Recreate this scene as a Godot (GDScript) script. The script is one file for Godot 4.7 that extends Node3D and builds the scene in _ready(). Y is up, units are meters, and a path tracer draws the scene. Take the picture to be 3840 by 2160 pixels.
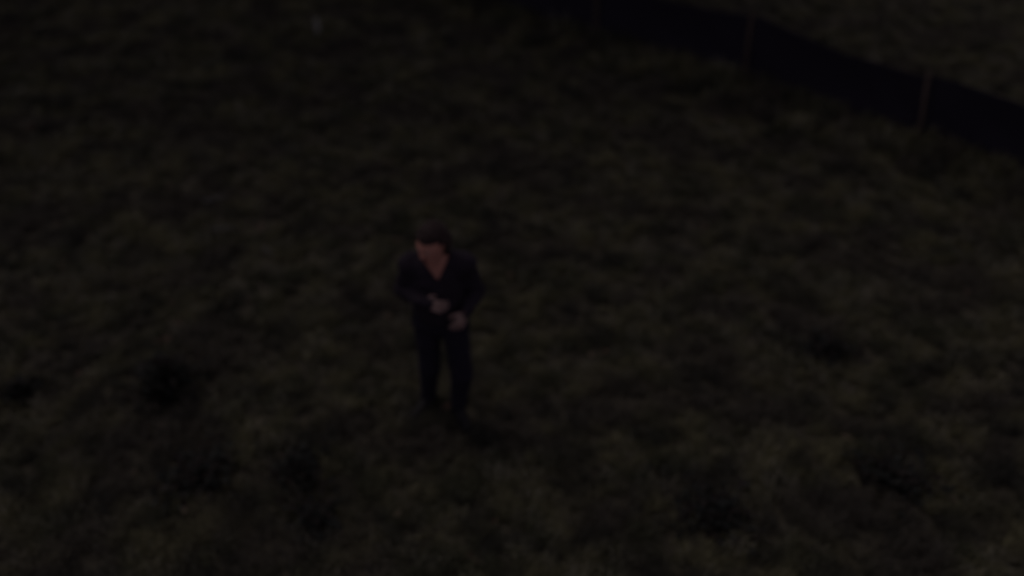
extends Node3D
# A person standing on rough grass at night, seen from above; a low black fabric fence runs behind.

var rng := RandomNumberGenerator.new()
var bump := FastNoiseLite.new()
var patch := FastNoiseLite.new()
var fine := FastNoiseLite.new()
var cloth_noise := FastNoiseLite.new()

# x, z, radius, height, leaves, label
var weed_spots := [
	[-2.66, -5.08, 0.17, 0.34, 170, "tall dark leafy weed clump standing alone beside the person"],
	[-2.18, -4.20, 0.26, 0.13, 150, "broad low dark weed patch in the grass before the tall weed"],
	[-1.50, -4.27, 0.17, 0.12, 110, "low dark weed clump between the broad patch and the person's feet"],
	[-1.30, -3.85, 0.17, 0.11, 100, "small low dark weed clump in front of the person's feet"],
	[1.36, -3.86, 0.22, 0.12, 130, "flat dark weed clump in the open grass beyond the person's left foot"],
	[2.62, -4.20, 0.22, 0.13, 130, "flat dark weed clump out in the open grass, farthest from the person"],
	[2.55, -5.55, 0.20, 0.12, 120, "low dark weed clump in the open grass towards the fabric fence"],
	[-3.78, -5.05, 0.12, 0.12, 70, "little dark weed tuft beyond the tall weed clump"],
]

# ---------------------------------------------------------------- helpers
func lin(r: float, g: float, b: float) -> Color:
	return Color(r, g, b).linear_to_srgb()

func mat(c: Color, rough := 0.9, vc := false) -> StandardMaterial3D:
	var m := StandardMaterial3D.new()
	m.albedo_color = c
	m.roughness = rough
	m.metallic_specular = 0.25
	m.vertex_color_use_as_albedo = vc
	m.cull_mode = BaseMaterial3D.CULL_DISABLED
	return m

func noise_tex(freq: float, sd: int, a: Color, b: Color, size := 512) -> NoiseTexture2D:
	var n := FastNoiseLite.new()
	n.seed = sd
	n.frequency = freq
	n.fractal_octaves = 5
	var g := Gradient.new()
	g.set_color(0, a)
	g.set_color(1, b)
	var t := NoiseTexture2D.new()
	t.width = size
	t.height = size
	t.seamless = true
	t.noise = n
	t.color_ramp = g
	return t

func tag(o: Node, label: String, category: String, group := "", kind := "") -> void:
	if label != "": o.set_meta("label", label)
	if category != "": o.set_meta("category", category)
	if group != "": o.set_meta("group", group)
	if kind != "": o.set_meta("kind", kind)

func put(called: String, mesh: Mesh, m: Material, parent: Node) -> MeshInstance3D:
	var o := MeshInstance3D.new()
	o.name = called
	o.mesh = mesh
	o.material_override = m
	o.cast_shadow = GeometryInstance3D.SHADOW_CASTING_SETTING_ON
	parent.add_child(o, true)
	return o

func base(called: String, at: Vector3) -> Node3D:
	var o := Node3D.new()
	o.name = called
	add_child(o, true)
	o.position = at
	return o

func ground_y(x: float, z: float) -> float:
	var r := Vector2(x + 0.5, z + 6.0).length()
	var far_amp := clampf((r - 12.0) / 40.0, 0.0, 1.0)
	return bump.get_noise_2d(x * 0.9, z * 0.9) * 0.05 + bump.get_noise_2d(x * 0.07 + 40.0, z * 0.07) * 1.2 * far_amp

# ---------------------------------------------------------------- implicit surfaces (tapered capsules, smooth union, surface nets)
# primitive: [a, b, ra, rb, blend, zscale, carve]
func bone(a: Vector3, b: Vector3, ra: float, rb: float, k := 0.03, zs := 1.0, carve := false) -> Array:
	return [a, b - a, ra, rb, k, 1.0 / zs, carve, 1.0 / maxf((b - a).length_squared(), 1e-9), zs]

var cut := ""
var head_basis := Basis()
var head_at := Vector3()
var skin := Color(0.29, 0.125, 0.105)
var hand_skin := Color(0.215, 0.135, 0.130)
var wrinkle := 0.0
var wrinkle_scale := 9.0

func field(p: Vector3, prims: Array) -> float:
	var d := 1000.0
	for q in prims:
		var pa: Vector3 = p - q[0]
		var ba: Vector3 = q[1]
		var zs: float = q[5]
		if zs != 1.0:
			pa.z *= zs
			ba.z *= zs
		var h := clampf(pa.dot(ba) * q[7], 0.0, 1.0)
		var e: float = ((pa - ba * h).length() - lerpf(q[2], q[3], h)) * minf(q[8], 1.0)
		var k: float = q[4]
		if q[6]:
			var t := maxf(k - absf(d + e), 0.0) / k
			d = maxf(d, -e) + t * t * k * 0.25
		else:
			var t := maxf(k - absf(d - e), 0.0) / k
			d = minf(d, e) - t * t * k * 0.25
	if wrinkle > 0.0 and absf(d) < 0.05:
		d += wrinkle * cloth_noise.get_noise_3d(p.x * wrinkle_scale, p.y * wrinkle_scale * 1.7, p.z * wrinkle_scale)
	if cut != "": d = trim(p, d)
	return d

# where each garment and the hair ends
func trim(p: Vector3, d: float) -> float:
	match cut:
		"hair":
			var q := head_basis.transposed() * (p - head_at)
			return maxf(d, minf(q.z - (0.012 - 0.10 * (q.y - 0.075)), 0.074 - q.y - 0.35 * q.x))
		"jacket":
			var wedge := minf((p.y - 1.335) * 0.62 - absf(p.x - 0.010 + (p.y - 1.335) * 0.10), p.z + 0.015)
			return maxf(maxf(d, wedge), 0.985 - p.y + 0.03 * absf(p.x))
		"trousers":
			return maxf(d, p.y - 1.045)
		"shoe":
			return maxf(d, 0.006 - p.y)
	return d

func tint(p: Vector3, how: String) -> Color:
	if how == "": return Color.WHITE
	var v := 1.0 + 0.12 * cloth_noise.get_noise_3d(p.x * 40.0, p.y * 40.0, p.z * 40.0)
	if how == "face":
		var q := head_basis.transposed() * (p - head_at)
		if Vector2(q.x / 0.026, (q.y + 0.0555) / 0.013).length() < 1.0 and q.z > 0.08: return Color(0.17, 0.055, 0.05)
		return Color(skin.r * v, skin.g * v, skin.b * v)
	return Color(hand_skin.r * v, hand_skin.g * v, hand_skin.b * v)

func nets(st: SurfaceTool, prims: Array, lo: Vector3, hi: Vector3, cell: float, how := "") -> void:
	var n := Vector3i(((hi - lo) / cell).ceil()) + Vector3i(2, 2, 2)
	var nx := n.x
	var nxy := n.x * n.y
	var vals := PackedFloat32Array()
	vals.resize(nxy * n.z)
	vals.fill(1.0)
	var blk := 4
	var reach := cell * blk * 1.15 + 0.012
	var active: Array[Vector3i] = []
	for bz in range(0, n.z, blk):
		for by in range(0, n.y, blk):
			for bx in range(0, n.x, blk):
				var c := lo + Vector3(bx + blk * 0.5, by + blk * 0.5, bz + blk * 0.5) * cell
				var dc := field(c, prims)
				if absf(dc) > reach:
					if dc < 0.0:
						for z in range(bz, mini(bz + blk, n.z)):
							for y in range(by, mini(by + blk, n.y)):
								for x in range(bx, mini(bx + blk, n.x)):
									vals[x + y * nx + z * nxy] = -1.0
					continue
				active.append(Vector3i(bx, by, bz))
				for z in range(bz, mini(bz + blk, n.z)):
					for y in range(by, mini(by + blk, n.y)):
						for x in range(bx, mini(bx + blk, n.x)):
							vals[x + y * nx + z * nxy] = field(lo + Vector3(x, y, z) * cell, prims)
	var offs := [0, 1, nx, nx + 1, nxy, nxy + 1, nxy + nx, nxy + nx + 1]
	var corner := [Vector3(0, 0, 0), Vector3(1, 0, 0), Vector3(0, 1, 0), Vector3(1, 1, 0), Vector3(0, 0, 1), Vector3(1, 0, 1), Vector3(0, 1, 1), Vector3(1, 1, 1)]
	var edges := [[0, 1], [2, 3], [4, 5], [6, 7], [0, 2], [1, 3], [4, 6], [5, 7], [0, 4], [1, 5], [2, 6], [3, 7]]
	var vid := {}
	var pos := PackedVector3Array()
	for b in active:
		for z in range(maxi(b.z - 1, 0), mini(b.z + blk, n.z - 1)):
			for y in range(maxi(b.y - 1, 0), mini(b.y + blk, n.y - 1)):
				for x in range(maxi(b.x - 1, 0), mini(b.x + blk, n.x - 1)):
					var i := x + y * nx + z * nxy
					if vid.has(i): continue
					var neg := 0
					for o in offs:
						if vals[i + o] < 0.0: neg += 1
					if neg == 0 or neg == 8: continue
					var s := Vector3.ZERO
					var m := 0
					for e in edges:
						var va := vals[i + offs[e[0]]]
						var vb := vals[i + offs[e[1]]]
						if (va < 0.0) != (vb < 0.0):
							var t := va / (va - vb)
							s += (corner[e[0]] as Vector3).lerp(corner[e[1]], t)
							m += 1
					vid[i] = pos.size()
					pos.append(lo + (Vector3(x, y, z) + s / m) * cell)
	var tris := PackedInt32Array()
	for i in vid:
		var z: int = i / nxy
		var y: int = (i - z * nxy) / nx
		var x: int = i - z * nxy - y * nx
		var v0 := vals[i] < 0.0
		var a := [[1, nx, nxy], [nx, nxy, 1], [nxy, 1, nx]]
		var ok := [y > 0 and z > 0, z > 0 and x > 0, x > 0 and y > 0]
		for k in 3:
			if not ok[k]: continue
			var o: Array = a[k]
			if v0 == (vals[i + o[0]] < 0.0): continue
			var i1: int = i - o[1]
			var i2: int = i - o[1] - o[2]
			var i3: int = i - o[2]
			if not (vid.has(i1) and vid.has(i2) and vid.has(i3)): continue
			var q := [vid[i], vid[i1], vid[i2], vid[i3]]
			if v0: q = [q[3], q[2], q[1], q[0]]
			tris.append_array([q[0], q[1], q[2], q[0], q[2], q[3]])
	var nor := PackedVector3Array()
	nor.resize(pos.size())
	for t in range(0, tris.size(), 3):
		var u := (pos[tris[t + 2]] - pos[tris[t]]).cross(pos[tris[t + 1]] - pos[tris[t]])
		for k in 3: nor[tris[t + k]] += u
	for t in tris:
		st.set_normal(nor[t].normalized())
		st.set_color(tint(pos[t], how))
		st.add_vertex(pos[t])

func field_mesh(prims: Array, lo: Vector3, hi: Vector3, cell: float) -> ArrayMesh:
	var st := SurfaceTool.new()
	st.begin(Mesh.PRIMITIVE_TRIANGLES)
	nets(st, prims, lo, hi, cell)
	return st.commit()

# ---------------------------------------------------------------- box / tapered bar helpers
func add_bar(st: SurfaceTool, a: Vector3, b: Vector3, ra: float, rb: float, sides := 6, twist := 0.0) -> void:
	var d := (b - a).normalized()
	var u := d.cross(Vector3.RIGHT if absf(d.x) < 0.9 else Vector3.UP).normalized()
	var v := d.cross(u)
	for i in sides:
		var t0 := TAU * i / sides + twist
		var t1 := TAU * (i + 1) / sides + twist
		var e0 := u * cos(t0) + v * sin(t0)
		var e1 := u * cos(t1) + v * sin(t1)
		for q in [a + e0 * ra, b + e0 * rb, b + e1 * rb, a + e0 * ra, b + e1 * rb, a + e1 * ra]: st.add_vertex(q)
		for q in [b, b + e1 * rb, b + e0 * rb]: st.add_vertex(q)

# ================================================================ scene
func _ready() -> void:
	rng.seed = 4117
	bump.seed = 5; bump.frequency = 0.6; bump.fractal_octaves = 3
	patch.seed = 21; patch.frequency = 1.0; patch.fractal_octaves = 3
	fine.seed = 33; fine.frequency = 1.0; fine.fractal_octaves = 2
	cloth_noise.seed = 8; cloth_noise.frequency = 1.0; cloth_noise.fractal_octaves = 2

	# --- camera, sky, light
	var cam := Camera3D.new()
	cam.name = "camera"
	cam.fov = 35.0
	cam.near = 0.1
	cam.far = 600.0
	add_child(cam)
	cam.position = Vector3(0, 5.0, 0)
	cam.rotation_degrees = Vector3(-38, 0, 0)
	cam.current = true
	var lens := CameraAttributesPhysical.new()   # a phone-like lens that missed its focus in the dark
	lens.frustum_focal_length = 12.0 / tan(deg_to_rad(17.5))
	lens.frustum_focus_distance = 3.2
	lens.frustum_near = 0.1
	lens.frustum_far = 600.0
	lens.exposure_aperture = 0.72
	cam.attributes = lens

	var sky_mat := ProceduralSkyMaterial.new()
	sky_mat.sky_top_color = lin(0.285, 0.28, 0.32)
	sky_mat.sky_horizon_color = lin(0.365, 0.355, 0.385)
	sky_mat.sky_curve = 0.2
	sky_mat.ground_bottom_color = lin(0.05, 0.05, 0.05)
	sky_mat.ground_horizon_color = lin(0.10, 0.09, 0.09)
	sky_mat.sun_angle_max = 0.0
	var sky := Sky.new()
	sky.sky_material = sky_mat
	var env := Environment.new()
	env.background_mode = Environment.BG_SKY
	env.sky = sky
	env.background_energy_multiplier = 0.64
	env.tonemap_mode = Environment.TONE_MAPPER_LINEAR
	env.tonemap_exposure = 0.96
	env.sdfgi_enabled = true
	env.ssao_enabled = true
	env.ssil_enabled = true
	var we := WorldEnvironment.new()
	we.name = "world_environment"
	we.environment = env
	add_child(we)

	var sun := DirectionalLight3D.new()
	sun.name = "night_glow"
	sun.light_energy = 0.19
	sun.light_color = Color(1.0, 0.97, 0.93)
	sun.light_angular_distance = 26.0
	sun.shadow_enabled = true
	add_child(sun)
	sun.look_at_from_position(Vector3(-5.5, 9.5, -10), Vector3(0, 0, -5))

	make_ground()
	make_grass()
	make_fence()
	make_person()
	make_weeds()
	make_bits()
	make_trees()

func make_ground() -> void:
	var st := SurfaceTool.new()
	st.begin(Mesh.PRIMITIVE_TRIANGLES)
	var xs: Array[float] = []
	var n := 90
	for i in range(-n, n + 1):
		var t := float(i) / n
		xs.append(12.0 * t + 240.0 * pow(absf(t), 5.0) * signf(t))
	for i in range(xs.size() - 1):
		for j in range(xs.size() - 1):
			var p: Array[Vector3] = []
			for c in [[i, j], [i + 1, j], [i + 1, j + 1], [i, j + 1]]:
				var x := xs[c[0]]
				var z := xs[c[1]] - 7.0
				p.append(Vector3(x, ground_y(x, z), z))
			for k in [0, 1, 2, 0, 2, 3]:
				st.set_smooth_group(0)
				st.add_vertex(p[k])
	st.index()
	st.generate_normals()
	var m := mat(Color.WHITE, 1.0)
	m.albedo_texture = noise_tex(0.02, 3, lin(0.022, 0.018, 0.016), lin(0.060, 0.050, 0.036), 1024)
	m.uv1_triplanar = true
	m.uv1_world_triplanar = true
	m.uv1_scale = Vector3(0.35, 0.35, 0.35)
	var g := put("ground", st.commit(), m, self)
	tag(g, "dark earth and thatch under the rough night lawn", "ground", "", "structure")

func tuft(blades: int, height: float, spread: float, sd: int, width: float) -> ArrayMesh:
	var r := RandomNumberGenerator.new()
	r.seed = sd
	var st := SurfaceTool.new()
	st.begin(Mesh.PRIMITIVE_TRIANGLES)
	for i in blades:
		var a := r.randf() * TAU
		var o := Vector3(cos(a), 0, sin(a)) * spread * sqrt(r.randf())
		var yaw := r.randf() * TAU
		var d := Vector3(cos(yaw), 0, sin(yaw))
		var s := Vector3(-d.z, 0, d.x) * width * r.randf_range(0.6, 1.2)
		var h := height * r.randf_range(0.45, 1.0)
		var lean := r.randf_range(0.25, 1.1) * h
		var m := o + d * lean * 0.35 + Vector3.UP * h * 0.65
		var t := o + d * lean + Vector3.UP * h * r.randf_range(0.7, 1.0)
		var shade := r.randf_range(0.85, 1.15)
		st.set_color(Color(shade, shade, shade))
		for q in [o - s, o + s, m + s * 0.8, o - s, m + s * 0.8, m - s * 0.8, m - s * 0.8, m + s * 0.8, t]:
			st.set_color(Color(shade, shade, shade))
			st.add_vertex(q)
	st.generate_normals()
	return st.commit()

func scatter(called: String, mesh: ArrayMesh, count: int, label: String, category: String, dry: bool, sd: int) -> void:
	var r := RandomNumberGenerator.new()
	r.seed = sd
	var mm := MultiMesh.new()
	mm.transform_format = MultiMesh.TRANSFORM_3D
	mm.use_colors = true
	mm.mesh = mesh
	var xf: Array[Transform3D] = []
	var cols: Array[Color] = []
	var tries := 0
	while xf.size() < count and tries < count * 4:
		tries += 1
		var z := -1.5 - 20.0 * pow(r.randf(), 1.25)
		var hw := 3.4 + (-z) * 0.52
		var x := r.randf_range(-hw, hw)
		var big := patch.get_noise_2d(x * 0.9, z * 0.9)
		var mid := patch.get_noise_2d(x * 2.6 + 50.0, z * 2.6)
		var small := fine.get_noise_2d(x * 7.0, z * 7.0)
		var thick := 0.55 + 0.9 * mid + 0.5 * small
		if dry: thick = 0.3 + 1.2 * big + 0.5 * small
		if r.randf() > thick + 0.25: continue
		var sc := r.randf_range(0.7, 1.25) * (1.0 + 0.35 * mid + 0.15 * small)
		# uncut growth along the foot of the fence
		var off := (Vector2(x, z) - Vector2(1.16, -11.80)).dot(Vector2(-0.657, 0.754))
		if off > -0.1 and off < 0.8: sc *= 1.0 + 1.9 * (0.8 - off) * r.randf_range(0.6, 1.6)
		var b := Basis(Vector3.UP, r.randf() * TAU).scaled(Vector3(sc, sc * r.randf_range(0.8, 1.2), sc))
		xf.append(Transform3D(b, Vector3(x, ground_y(x, z) - 0.004, z)))
		var warm := clampf(0.5 + 1.2 * fine.get_noise_2d(x * 1.7 + 9.0, z * 2.0), 0.0, 1.0)
		var c := Color(0.041, 0.039, 0.026).lerp(Color(0.102, 0.088, 0.052), warm)
		if dry: c = Color(0.10, 0.088, 0.070).lerp(Color(0.15, 0.13, 0.10), warm)
		# patches of dead, purplish thatch and of rank dark grass
		c = c.lerp(Color(0.046, 0.037, 0.034), clampf(0.10 + patch.get_noise_2d(x * 0.8 - 30.0, z * 1.0) * 2.2, 0.0, 0.85))
		c = c.lerp(Color(0.024, 0.022, 0.020), clampf(patch.get_noise_2d(x * 1.7 + 70.0, z * 2.1) * 2.6 - 0.25, 0.0, 0.8))
		var v := r.randf_range(0.8, 1.2)
		cols.append(Color(c.r * v, c.g * v, c.b * v))
	mm.instance_count = xf.size()
	for i in xf.size():
		mm.set_instance_transform(i, xf[i])
		mm.set_instance_color(i, cols[i])
	var o := MultiMeshInstance3D.new()
	o.name = called
	o.multimesh = mm
	var m := mat(Color.WHITE, 0.85, true)
	m.backlight_enabled = true
	m.backlight = Color(0.03, 0.03, 0.015)
	o.material_override = m
	add_child(o, true)
	tag(o, label, category, "", "stuff")

func make_grass() -> void:
	scatter("grass", tuft(16, 0.085, 0.05, 5, 0.0028), 90000, "short uneven olive grass covering the whole dark field", "grass", false, 71)
	scatter("dry_grass", tuft(11, 0.12, 0.045, 6, 0.0024), 16000, "paler dry grass stalks mixed in patches through the olive grass", "dry grass", true, 72)

func make_fence() -> void:
	var pts: Array[Vector3] = []
	var p1 := Vector3(1.16, 0, -11.80)
	var p3 := Vector3(4.50, 0, -8.89)
	var step := (p3 - p1) * 0.5
	for i in range(-5, 9):
		var p := p1 + step * i
		if i == 1: p += Vector3(0.08, 0, -0.22)
		p.y = ground_y(p.x, p.z)
		pts.append(p)
	var fence := base("fabric_fence", pts[5])
	tag(fence, "low black fabric fence stretched between slim wooden stakes on the grass", "fence")
	var org := pts[5]
	# fabric: a thin sheet with folds, sagging between the stakes
	var st := SurfaceTool.new()
	st.begin(Mesh.PRIMITIVE_TRIANGLES)
	var nrm := step.normalized().cross(Vector3.UP)
	var seg := 26
	var rows := 10
	var grid: Array = []
	for i in range(pts.size() - 1):
		for s in seg + (1 if i == pts.size() - 2 else 0):
			var t := float(s) / seg
			var p := pts[i].lerp(pts[i + 1], t)
			var sag := 0.05 * sin(t * PI) + 0.012 * cloth_noise.get_noise_1d(i * 7.0 + t * 5.0)
			var col: Array[Vector3] = []
			for k in rows + 1:
				var v := float(k) / rows
				var y := ground_y(p.x, p.z) - 0.03 + v * (0.86 - sag)
				var bulge := 0.05 * sin(t * PI) * sin(v * PI * 0.9) + 0.02 * cloth_noise.get_noise_2d(p.x * 4.0 + v, v * 2.0 + p.z * 3.0)
				col.append(Vector3(p.x, y, p.z) - org - nrm * (bulge + 0.0))
			grid.append(col)
	for side in [0.0, 1.0]:
		for i in grid.size() - 1:
			for k in rows:
				var q := [grid[i][k], grid[i + 1][k], grid[i + 1][k + 1], grid[i][k + 1]]
				for w in ([0, 1, 2, 0, 2, 3] if side > 0.0 else [0, 2, 1, 0, 3, 2]):
					st.set_smooth_group(int(side))
					st.add_vertex(q[w] + nrm * 0.003 * side)
	st.generate_normals()
	var fm := mat(lin(0.012, 0.009, 0.017), 0.8)
	put("fabric", st.commit(), fm, fence)
	# rolled hem along the top edge
	var sh := SurfaceTool.new()
	sh.begin(Mesh.PRIMITIVE_TRIANGLES)
	for i in grid.size() - 1:
		add_bar(sh, grid[i][rows], grid[i + 1][rows], 0.008, 0.008, 5)
	sh.generate_normals()
	put("hem", sh.commit(), fm, fence)
	# stakes in front of the fabric
	var wood := mat(Color.WHITE, 0.9)
	wood.albedo_texture = noise_tex(0.03, 12, lin(0.022, 0.015, 0.014), lin(0.052, 0.036, 0.033), 256)
	wood.uv1_triplanar = true
	wood.uv1_scale = Vector3(9, 1.2, 9)
	for i in pts.size():
		var s2 := SurfaceTool.new()
		s2.begin(Mesh.PRIMITIVE_TRIANGLES)
		var a := Vector3(0, -0.12, 0)
		var lean := Vector3(rng.randf_range(-0.07, -0.03), 0, rng.randf_range(-0.02, 0.02))
		if i == 7: lean.x = -0.13
		var hgt := rng.randf_range(0.86, 0.92)
		add_bar(s2, a, Vector3(0, hgt, 0) + lean, 0.030, 0.027, 4, PI / 4)
		add_bar(s2, Vector3(0, hgt, 0) + lean, Vector3(0, hgt + 0.012, 0) + lean, 0.027, 0.018, 4, PI / 4)
		s2.generate_normals()
		var o := put("stake", s2.commit(), wood, fence)
		o.position = pts[i] - org + nrm * 0.034
		o.rotation.y = atan2(nrm.x, nrm.z) + rng.randf_range(-0.15, 0.15)

# ---------------------------------------------------------------- person
func hand_prims(elbow: Vector3, w: Vector3, d: Vector3, back: Vector3, thumb: Vector3, curl: float) -> Array:
	d = d.normalized()
	thumb = (thumb - d * thumb.dot(d)).normalized()
	var n := back
	n = (n - d * n.dot(d) - thumb * n.dot(thumb)).normalized()
	var out: Array = []
	out.append(bone(w - (w - elbow).normalized() * 0.05, w + d * 0.005, 0.026, 0.024, 0.015))
	for i in 4:
		var off := thumb * (0.027 - 0.018 * i)
		out.append(bone(w + off * 0.55 + d * 0.01, w + off + d * 0.082, 0.0135, 0.0105, 0.012))
	var len3 := [0.040, 0.045, 0.041, 0.032]
	for i in 4:
		var off := thumb * (0.030 - 0.020 * i)
		var p := w + off + d * (0.086 - (0.006 if i == 3 else 0.0) - (0.003 if i == 0 else 0.0))
		var ang := 0.25 * curl
		var l: float = len3[i]
		for k in 3:
			ang += curl * (0.35 + 0.1 * k)
			var dir := (d * cos(ang) - n * sin(ang) + thumb * (0.10 - 0.07 * i)).normalized()
			var q := p + dir * l
			out.append(bone(p, q, 0.0092 - 0.0008 * k, 0.0086 - 0.0009 * k, 0.004))
			p = q
			l *= 0.68
	var t0 := w + thumb * 0.020 + d * 0.020 - n * 0.006
	var t1 := t0 + (thumb * 0.75 + d * 0.65 - n * 0.3).normalized() * 0.042
	var t2 := t1 + (thumb * 0.35 + d * 0.9 - n * 0.35).normalized() * 0.032
	var t3 := t2 + (thumb * 0.1 + d * 0.95 - n * 0.4).normalized() * 0.024
	out.append(bone(t0, t1, 0.014, 0.0105, 0.010))
	out.append(bone(t1, t2, 0.0105, 0.0095, 0.004))
	out.append(bone(t2, t3, 0.0095, 0.0075, 0.004))
	return out

func head_part(head: Array, a: Vector3, b: Vector3, ra: float, rb: float, k: float, carve: bool) -> void:
	head.append(bone(head_at + head_basis * a, head_at + head_basis * b, ra, rb, k, 1.0, carve))

func box_of(prims: Array, pad: float) -> AABB:
	var first := true
	var bb := AABB()
	for q in prims:
		if q[6]: continue
		var r: float = maxf(q[2], q[3]) + pad
		for p in [q[0], q[0] + q[1]]:
			var c := AABB(p - Vector3.ONE * r, Vector3.ONE * 2.0 * r)
			bb = c if first else bb.merge(c)
			first = false
	return bb

func make_person() -> void:
	var root := base("person", Vector3(-0.5, ground_y(-0.5, -4.86), -4.86))
	tag(root, "person in dark open-necked jacket and dark trousers standing on grass, hands in front", "person")
	# joints (local, +z towards the viewer, +x to the person's left)
	var hip_r := Vector3(-0.088, 0.91, -0.01)
	var hip_l := Vector3(0.098, 0.92, 0.01)
	var knee_r := Vector3(-0.092, 0.50, 0.00)
	var knee_l := Vector3(0.140, 0.50, 0.085)
	var ank_r := Vector3(-0.135, 0.085, -0.105)
	var ank_l := Vector3(0.100, 0.085, 0.020)
	var toe_r := Vector3(-0.225, 0.035, 0.045)
	var toe_l := Vector3(0.160, 0.035, 0.165)
	var pelvis := Vector3(0.005, 0.95, -0.005)
	var waist := Vector3(0.000, 1.08, 0.005)
	var chest := Vector3(0.000, 1.28, -0.015)
	var collar := Vector3(-0.002, 1.415, -0.02)
	var sh_r := Vector3(-0.175, 1.395, -0.03)
	var sh_l := Vector3(0.185, 1.405, -0.02)
	var elb_r := Vector3(-0.245, 1.150, -0.065)
	var elb_l := Vector3(0.255, 1.135, -0.06)
	var wri_r := Vector3(-0.092, 1.212, 0.150)
	var wri_l := Vector3(0.185, 1.120, 0.160)

	# --- the body, one continuous surface
	var body: Array = [
		bone(hip_r, hip_l, 0.095, 0.095, 0.05, 0.9),
		bone(pelvis, waist, 0.125, 0.118, 0.06, 0.72),
		bone(waist, chest, 0.118, 0.135, 0.06, 0.72),
		bone(chest, collar, 0.140, 0.085, 0.05, 0.66),
		bone(sh_r, sh_l, 0.058, 0.058, 0.06),
		bone(collar, Vector3(-0.012, 1.525, 0.018), 0.058, 0.053, 0.035),
		bone(sh_r, elb_r, 0.050, 0.040, 0.03), bone(elb_r, wri_r, 0.040, 0.027, 0.02),
		bone(sh_l, elb_l, 0.050, 0.040, 0.03), bone(elb_l, wri_l, 0.040, 0.027, 0.02),
		bone(hip_r, knee_r, 0.082, 0.055, 0.04), bone(knee_r, ank_r, 0.054, 0.036, 0.03),
		bone(hip_l, knee_l, 0.082, 0.055, 0.04), bone(knee_l, ank_l, 0.054, 0.036, 0.03),
		bone(ank_r + Vector3(0, -0.03, 0), toe_r, 0.036, 0.026, 0.02), bone(ank_l + Vector3(0, -0.03, 0), toe_l, 0.036, 0.026, 0.02),
	]
	var st := SurfaceTool.new()
	st.begin(Mesh.PRIMITIVE_TRIANGLES)
	var bb := box_of(body, 0.03)
	nets(st, body, bb.position, bb.end, 0.013, "face")
	# hands
	var hr := hand_prims(elb_r, wri_r, Vector3(0.93, -0.20, 0.22), Vector3(0.1, 0.62, 0.75), Vector3(0.15, 0.75, -0.35), 0.55)
	bb = box_of(hr, 0.01)
	nets(st, hr, bb.position, bb.end, 0.0032, "skin")
	var hl := hand_prims(elb_l, wri_l, Vector3(-0.42, -0.84, 0.10), Vector3(0.1, 0.15, 1.0), Vector3(-0.85, 0.35, 0.1), 0.4)
	bb = box_of(hl, 0.01)
	nets(st, hl, bb.position, bb.end, 0.0032, "skin")

	# head, built upright and then turned: looks to the viewer's left and a little down
	var hb := Basis.from_euler(Vector3(0.18, -0.62, 0.13))
	var hc := Vector3(-0.018, 1.595, 0.030)
	head_basis = hb
	head_at = hc
	var head: Array = []
	head_part(head, Vector3(0, 0.030, -0.022), Vector3(0, 0.028, 0.022), 0.082, 0.074, 0.03, false)      # skull
	head_part(head, Vector3(0, 0.0, 0.030), Vector3(0, -0.055, 0.048), 0.062, 0.046, 0.04, false)          # face
	head_part(head, Vector3(0, -0.080, 0.066), Vector3(0, -0.084, 0.068), 0.026, 0.025, 0.035, false)      # chin
	for s in [-1.0, 1.0]:
		head_part(head, Vector3(0.050 * s, -0.045, 0.005), Vector3(0.022 * s, -0.083, 0.058), 0.022, 0.018, 0.03, false)  # jaw
		head_part(head, Vector3(0.038 * s, -0.020, 0.068), Vector3(0.050 * s, -0.012, 0.045), 0.020, 0.018, 0.025, false) # cheek
		head_part(head, Vector3(0.012 * s, 0.026, 0.090), Vector3(0.045 * s, 0.027, 0.074), 0.010, 0.009, 0.015, false)   # brow
		head_part(head, Vector3(0.030 * s, 0.006, 0.104), Vector3(0.034 * s, 0.006, 0.100), 0.012, 0.012, 0.014, true)    # socket
		head_part(head, Vector3(0.082 * s, 0.018, -0.012), Vector3(0.078 * s, -0.022, -0.004), 0.017, 0.010, 0.008, false) # ear
	head_part(head, Vector3(0, 0.018, 0.094), Vector3(0, -0.022, 0.115), 0.009, 0.012, 0.012, false)       # nose
	head_part(head, Vector3(-0.010, -0.026, 0.104), Vector3(0.010, -0.026, 0.104), 0.009, 0.009, 0.008, false)
	head_part(head, Vector3(-0.016, -0.050, 0.092), Vector3(0.016, -0.050, 0.092), 0.008, 0.008, 0.008, false)  # lips
	head_part(head, Vector3(-0.013, -0.061, 0.091), Vector3(0.013, -0.061, 0.091), 0.008, 0.008, 0.006, false)
	head_part(head, Vector3(-0.022, -0.0555, 0.103), Vector3(0.022, -0.0555, 0.103), 0.0028, 0.0028, 0.004, true)
	head.append(bone(hc + hb * Vector3(0, -0.05, -0.02), Vector3(-0.006, 1.46, -0.005), 0.052, 0.055, 0.03))
	nets(st, head, hc - Vector3(0.14, 0.17, 0.15), hc + Vector3(0.14, 0.14, 0.16), 0.0036, "face")
	var skin_m := mat(Color.WHITE, 0.55, true)
	skin_m.subsurf_scatter_enabled = true
	skin_m.subsurf_scatter_strength = 0.1
	put("body", st.commit(), skin_m, root)
	# eyes
	for s in [-1.0, 1.0]:
		var sm := SphereMesh.new()
		sm.radius = 0.0115; sm.height = 0.023; sm.radial_segments = 16; sm.rings = 10
		var e := put("eye", sm, mat(lin(0.35, 0.33, 0.31), 0.2), root)
		e.position = hc + hb * Vector3(0.031 * s, 0.004, 0.0825)
		var im := SphereMesh.new()
		im.radius = 0.0055; im.height = 0.011; im.radial_segments = 12; im.rings = 8
		var iris := put("iris", im, mat(lin(0.02, 0.013, 0.01), 0.2), e)
		iris.position = hb * Vector3(0, -0.001, 0.0072)
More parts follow.
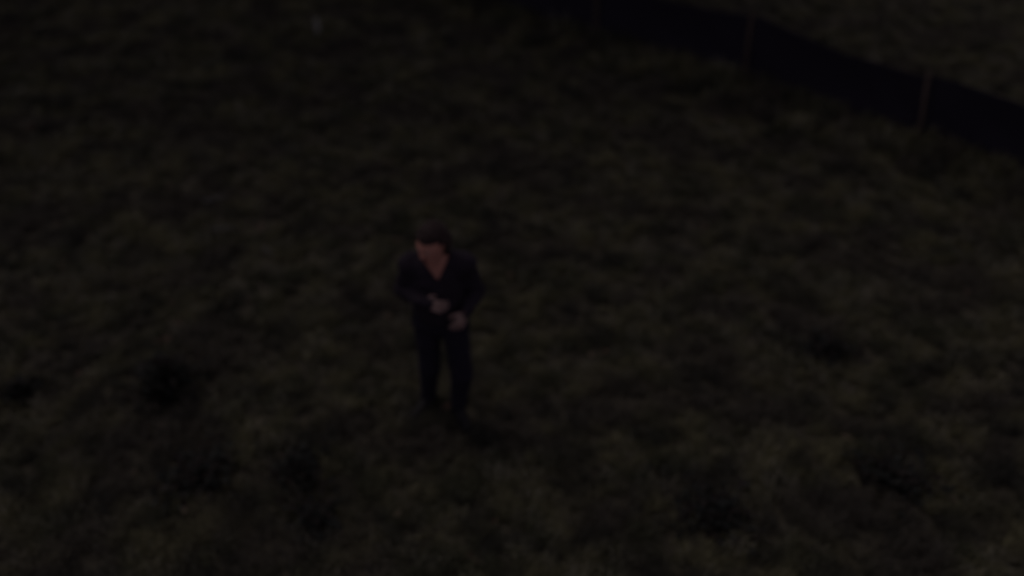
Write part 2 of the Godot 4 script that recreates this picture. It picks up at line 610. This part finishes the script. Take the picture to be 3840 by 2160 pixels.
	# hair
	var hair: Array = [
		bone(hc + hb * Vector3(0, 0.052, -0.036), hc + hb * Vector3(0, 0.066, 0.012), 0.094, 0.078, 0.02),
		bone(hc + hb * Vector3(-0.04, 0.01, -0.060), hc + hb * Vector3(0.04, 0.01, -0.060), 0.066, 0.066, 0.02),
		bone(hc + hb * Vector3(-0.035, -0.055, -0.055), hc + hb * Vector3(0.035, -0.055, -0.055), 0.050, 0.050, 0.03),
		bone(hc + hb * Vector3(0.075, 0.03, -0.02), hc + hb * Vector3(0.075, -0.03, -0.045), 0.026, 0.022, 0.02),
	]
	wrinkle = 0.014; wrinkle_scale = 34.0
	cut = "hair"
	put("hair", field_mesh(hair, hc - Vector3(0.15, 0.16, 0.17), hc + Vector3(0.16, 0.19, 0.16), 0.005), mat(lin(0.022, 0.012, 0.013), 0.7), root)

	# --- jacket: loose, open at the neck
	wrinkle = 0.012; wrinkle_scale = 8.0
	cut = "jacket"
	var jacket: Array = [
		bone(Vector3(0.0, 0.96, 0.0), waist, 0.160, 0.158, 0.05, 0.80),
		bone(waist, chest, 0.158, 0.168, 0.06, 0.78),
		bone(chest, collar + Vector3(0, -0.02, 0), 0.168, 0.110, 0.05, 0.72),
		bone(sh_r, sh_l, 0.078, 0.078, 0.06),
		bone(collar + Vector3(0, 0.0, -0.01), collar + Vector3(-0.004, 0.045, 0.0), 0.080, 0.078, 0.03),
		bone(sh_r, elb_r, 0.072, 0.062, 0.03), bone(elb_r, wri_r, 0.062, 0.047, 0.02), bone(wri_r, wri_r + Vector3(0.036, -0.006, 0.010), 0.047, 0.041, 0.01),
		bone(sh_l, elb_l, 0.072, 0.062, 0.03), bone(elb_l, wri_l - (wri_l - elb_l) * 0.08, 0.062, 0.042, 0.02),
		bone(collar + Vector3(-0.006, 0.06, 0.004), collar + Vector3(-0.010, 0.10, 0.010), 0.060, 0.064, 0.004, 1.0, true),
	]
	bb = box_of(jacket, 0.03)
	var cloth := mat(Color.WHITE, 0.95)
	cloth.albedo_texture = noise_tex(0.05, 14, lin(0.010, 0.007, 0.012), lin(0.022, 0.015, 0.023), 256)
	cloth.uv1_triplanar = true
	cloth.uv1_scale = Vector3(6, 6, 6)
	var jk := put("jacket", field_mesh(jacket, bb.position, bb.end, 0.010), cloth, root)
	# --- trousers
	wrinkle = 0.012; wrinkle_scale = 9.0
	cut = "trousers"
	var pants: Array = [
		bone(hip_r + Vector3(0.0, 0.02, 0), hip_l + Vector3(0, 0.02, 0), 0.105, 0.105, 0.05, 0.92),
		bone(pelvis, waist, 0.135, 0.128, 0.05, 0.78),
		bone(hip_r, knee_r, 0.098, 0.074, 0.025), bone(knee_r, ank_r + Vector3(0, 0.03, 0), 0.074, 0.058, 0.02),
		bone(hip_l, knee_l, 0.098, 0.076, 0.025), bone(knee_l, ank_l + Vector3(0, 0.03, 0), 0.076, 0.058, 0.02),
	]
	bb = box_of(pants, 0.03)
	var denim := mat(Color.WHITE, 0.95)
	denim.albedo_texture = noise_tex(0.05, 15, lin(0.008, 0.006, 0.012), lin(0.016, 0.012, 0.022), 256)
	denim.uv1_triplanar = true
	denim.uv1_scale = Vector3(6, 6, 6)
	put("trousers", field_mesh(pants, bb.position, bb.end, 0.011), denim, root)
	# --- shoes
	cut = "shoe"
	wrinkle = 0.003; wrinkle_scale = 30.0
	for s in [[ank_r, toe_r], [ank_l, toe_l]]:
		var a: Vector3 = s[0]
		var t: Vector3 = s[1]
		var dir := Vector3(t.x - a.x, 0, t.z - a.z).normalized()
		var heel := Vector3(a.x, 0.045, a.z) - dir * 0.035
		var shoe: Array = [
			bone(heel, Vector3(t.x, 0.036, t.z), 0.048, 0.040, 0.02),
			bone(heel + Vector3(0, 0.05, 0), a + dir * 0.03 - Vector3(0, 0.015, 0), 0.044, 0.044, 0.03),
			bone(heel - Vector3(0, 0.025, 0), Vector3(t.x, 0.014, t.z), 0.047, 0.043, 0.006),
		]
		bb = box_of(shoe, 0.015)
		put("shoe", field_mesh(shoe, bb.position, bb.end, 0.007), mat(lin(0.010, 0.008, 0.010), 0.6), root)
	wrinkle = 0.0
	cut = ""

# ---------------------------------------------------------------- weeds and small things
func weed_mesh(leaves: int, r0: float, height: float, sd: int) -> ArrayMesh:
	var r := RandomNumberGenerator.new()
	r.seed = sd
	var st := SurfaceTool.new()
	st.begin(Mesh.PRIMITIVE_TRIANGLES)
	for i in leaves * 5:
		var a := r.randf() * TAU
		var rad := r0 * absf(r.randfn()) * 0.85 * (0.8 + 0.3 * sin(a * 2.0 + sd) + 0.2 * sin(a * 5.0))
		var o := Vector3(cos(a) * rad, r.randf() * height * 0.7 * clampf(1.4 - rad / (r0 * 1.6), 0.35, 1.0), sin(a) * rad)
		var yaw := r.randf() * TAU
		var up := r.randf_range(-0.2, 1.3)
		var d := Vector3(cos(yaw), up, sin(yaw)).normalized()
		var l := r.randf_range(0.05, 0.10)
		var s := d.cross(Vector3.UP).normalized() * l * r.randf_range(0.14, 0.3)
		var dn := Vector3.DOWN * l * 0.35
		var m := o + d * l * 0.55
		var t := o + d * l + dn
		var sh := r.randf_range(0.6, 1.4)
		for v in [o, m + s, t, o, t, m - s, o, m + s, m - s]:
			st.set_color(Color(0.014 * sh, 0.012 * sh, 0.012 * sh))
			st.add_vertex(v)
	st.generate_normals()
	return st.commit()

func make_weeds() -> void:
	var leaf_m := mat(Color.WHITE, 0.7, true)
	var stem_m := mat(lin(0.035, 0.028, 0.026), 0.8)
	var n := 0
	for s in weed_spots:
		n += 1
		var o := base("weed_clump" if n == 1 else "weed_clump_%03d" % (n - 1), Vector3(s[0], ground_y(s[0], s[1]), s[1]))
		tag(o, s[5], "weed", "dark weed clumps in the grass")
		put("leaves", weed_mesh(s[4], s[2], s[3] * 1.3, 900 + n), leaf_m, o)
		var st := SurfaceTool.new()
		st.begin(Mesh.PRIMITIVE_TRIANGLES)
		for k in 5:
			var d: Vector3 = Vector3(rng.randf_range(-1, 1), 0, rng.randf_range(-1, 1)) * float(s[2]) * 0.4
			add_bar(st, Vector3(d.x * 0.2, -0.02, d.z * 0.2), d + Vector3.UP * s[3] * 0.9, 0.005, 0.002, 5)
		st.generate_normals()
		put("stem", st.commit(), stem_m, o)

func make_bits() -> void:
	# pale peg in the far grass
	var peg := base("wooden_peg", Vector3(-2.68, ground_y(-2.68, -12.1), -12.1))
	tag(peg, "short pale wooden peg standing in the far grass behind the person", "peg")
	var st := SurfaceTool.new()
	st.begin(Mesh.PRIMITIVE_TRIANGLES)
	add_bar(st, Vector3(0, -0.05, 0), Vector3(0.004, 0.20, 0.0), 0.030, 0.028, 8)
	add_bar(st, Vector3(0.004, 0.20, 0.0), Vector3(0.004, 0.215, 0.0), 0.028, 0.018, 8)
	st.generate_normals()
	var wood := mat(Color.WHITE, 0.8)
	wood.albedo_texture = noise_tex(0.04, 19, lin(0.10, 0.09, 0.09), lin(0.20, 0.185, 0.18), 128)
	wood.uv1_triplanar = true
	wood.uv1_scale = Vector3(12, 3, 12)
	put("shaft", st.commit(), wood, peg)
	# pale twigs lying on the grass
	var tw := [
		[-2.95, -7.72, 0.25, 0.15, "short curved pale twig lying on the grass behind the person"],
		[-2.75, -7.25, 0.22, -0.05, "thin straight pale twig lying level on the grass"],
		[-2.25, -6.85, 0.16, -0.7, "small crooked pale twig on the grass closest to the person"],
	]
	var n := 0
	for t in tw:
		n += 1
		var o := base("twig" if n == 1 else "twig_%03d" % (n - 1), Vector3(t[0], ground_y(t[0], t[1]) + 0.065, t[1]))
		o.rotation.y = t[3]
		tag(o, t[4], "twig", "pale twigs on the grass")
		var s := SurfaceTool.new()
		s.begin(Mesh.PRIMITIVE_TRIANGLES)
		var p: Vector3 = Vector3(-float(t[2]) * 0.5, 0, 0)
		for k in 6:
			var q: Vector3 = p + Vector3(float(t[2]) / 6.0, rng.randf_range(-0.008, 0.008), -0.018 * sin(k * 0.7) * (1.0 if n == 1 else 0.3))
			add_bar(s, p, q, 0.009 - 0.001 * k, 0.008 - 0.001 * k, 6)
			if k == 3: add_bar(s, p, p + Vector3(0.03, 0.01, 0.04), 0.004, 0.002, 5)
			p = q
		s.generate_normals()
		put("stick", s.commit(), mat(lin(0.11, 0.10, 0.105), 0.85), o)
	# leaf litter
	var lm := SurfaceTool.new()
	lm.begin(Mesh.PRIMITIVE_TRIANGLES)
	var ring: Array[Vector3] = []
	for k in 10:
		var a := TAU * k / 10.0
		ring.append(Vector3(cos(a) * 0.030, 0.006 * sin(a * 2.0) + 0.004 * cos(a * 3.0), sin(a) * 0.019))
	for k in 10:
		for v in [Vector3.ZERO, ring[k], ring[(k + 1) % 10]]:
			lm.set_color(Color.WHITE)
			lm.add_vertex(v)
	lm.generate_normals()
	var mm := MultiMesh.new()
	mm.transform_format = MultiMesh.TRANSFORM_3D
	mm.use_colors = true
	mm.mesh = lm.commit()
	mm.instance_count = 260
	var r := RandomNumberGenerator.new()
	r.seed = 77
	for i in 260:
		var z := -2.5 - 14.0 * r.randf()
		var hw := 3.0 - z * 0.5
		var x := r.randf_range(-hw, hw)
		var b := Basis.from_euler(Vector3(r.randf_range(-0.5, 0.5), r.randf() * TAU, r.randf_range(-0.5, 0.5))).scaled(Vector3.ONE * r.randf_range(0.6, 1.5))
		mm.set_instance_transform(i, Transform3D(b, Vector3(x, ground_y(x, z) + r.randf_range(0.03, 0.07), z)))
		var c := Color(0.055, 0.028, 0.024).lerp(Color(0.065, 0.048, 0.036), r.randf())
		mm.set_instance_color(i, c)
	var o := MultiMeshInstance3D.new()
	o.name = "leaf_litter"
	o.multimesh = mm
	o.material_override = mat(Color.WHITE, 0.9, true)
	add_child(o, true)
	tag(o, "fallen brown leaves scattered thinly through the grass", "leaf litter", "", "stuff")

func make_trees() -> void:
	var bark := mat(Color.WHITE, 0.95)
	bark.albedo_texture = noise_tex(0.06, 44, lin(0.05, 0.04, 0.035), lin(0.12, 0.10, 0.085), 256)
	bark.uv1_triplanar = true
	bark.uv1_scale = Vector3(4, 1, 4)
	var leaf_m := mat(Color.WHITE, 0.8, true)
	leaf_m.backlight_enabled = true
	leaf_m.backlight = Color(0.03, 0.04, 0.015)
	var spots := [
		[-9.6, -13.9, 9.0, "leafy tree standing alone on the near side of the fabric fence"],
		[-5.2, -14.5, 10.5, "tallest leafy tree, hard against the end of the fabric fence"],
		[-1.2, -15.6, 9.6, "leafy tree growing just beyond the black fabric fence"],
	]
	for n in spots.size():
		var s: Array = spots[n]
		var o := base("leafy_tree" if n == 0 else "leafy_tree_%03d" % n, Vector3(s[0], ground_y(s[0], s[1]), s[1]))
		tag(o, s[3], "tree", "leafy trees at the edge of the field")
		var r := RandomNumberGenerator.new()
		r.seed = 300 + n
		var hgt: float = s[2]
		var st := SurfaceTool.new()
		st.begin(Mesh.PRIMITIVE_TRIANGLES)
		var p := Vector3(0, -0.1, 0)
		var tips: Array[Vector3] = []
		for k in 8:
			var q := p + Vector3(r.randf_range(-0.12, 0.12), hgt * 0.105, r.randf_range(-0.12, 0.12))
			var w := 0.19 * (1.0 - k / 9.0)
			add_bar(st, p, q, w, w * 0.88, 9)
			if k >= 2:
				for j in 5:
					var a := r.randf() * TAU
					var len := hgt * r.randf_range(0.22, 0.40) * (1.0 - 0.06 * k)
					var e := q + Vector3(cos(a), r.randf_range(0.2, 0.8), sin(a)).normalized() * len
					var mid := q.lerp(e, 0.5) + Vector3(0, 0.12, 0)
					add_bar(st, q, mid, w * 0.5, w * 0.3, 6)
					add_bar(st, mid, e, w * 0.3, 0.01, 6)
					tips.append(mid)
					tips.append(e)
					tips.append(e.lerp(mid, 0.5) + Vector3(r.randf_range(-0.5, 0.5), 0.1, r.randf_range(-0.5, 0.5)))
			p = q
		tips.append(p)
		st.generate_normals()
		put("trunk", st.commit(), bark, o)
		var sl := SurfaceTool.new()
		sl.begin(Mesh.PRIMITIVE_TRIANGLES)
		for t in tips:
			for j in 90:
				var c := t + Vector3(r.randfn(), r.randfn() * 0.7, r.randfn()) * 0.5
				var d := Vector3(r.randfn(), r.randfn(), r.randfn()).normalized()
				var u := d.cross(Vector3(r.randfn(), r.randfn(), r.randfn())).normalized()
				var l := r.randf_range(0.08, 0.14)
				var sh := r.randf_range(0.7, 1.3)
				for v in [c - d * l, c + u * l * 0.5, c + d * l, c - d * l, c + d * l, c - u * l * 0.5]:
					sl.set_color(Color(0.045 * sh, 0.060 * sh, 0.028 * sh))
					sl.add_vertex(v)
		sl.generate_normals()
		put("crown", sl.commit(), leaf_m, o)
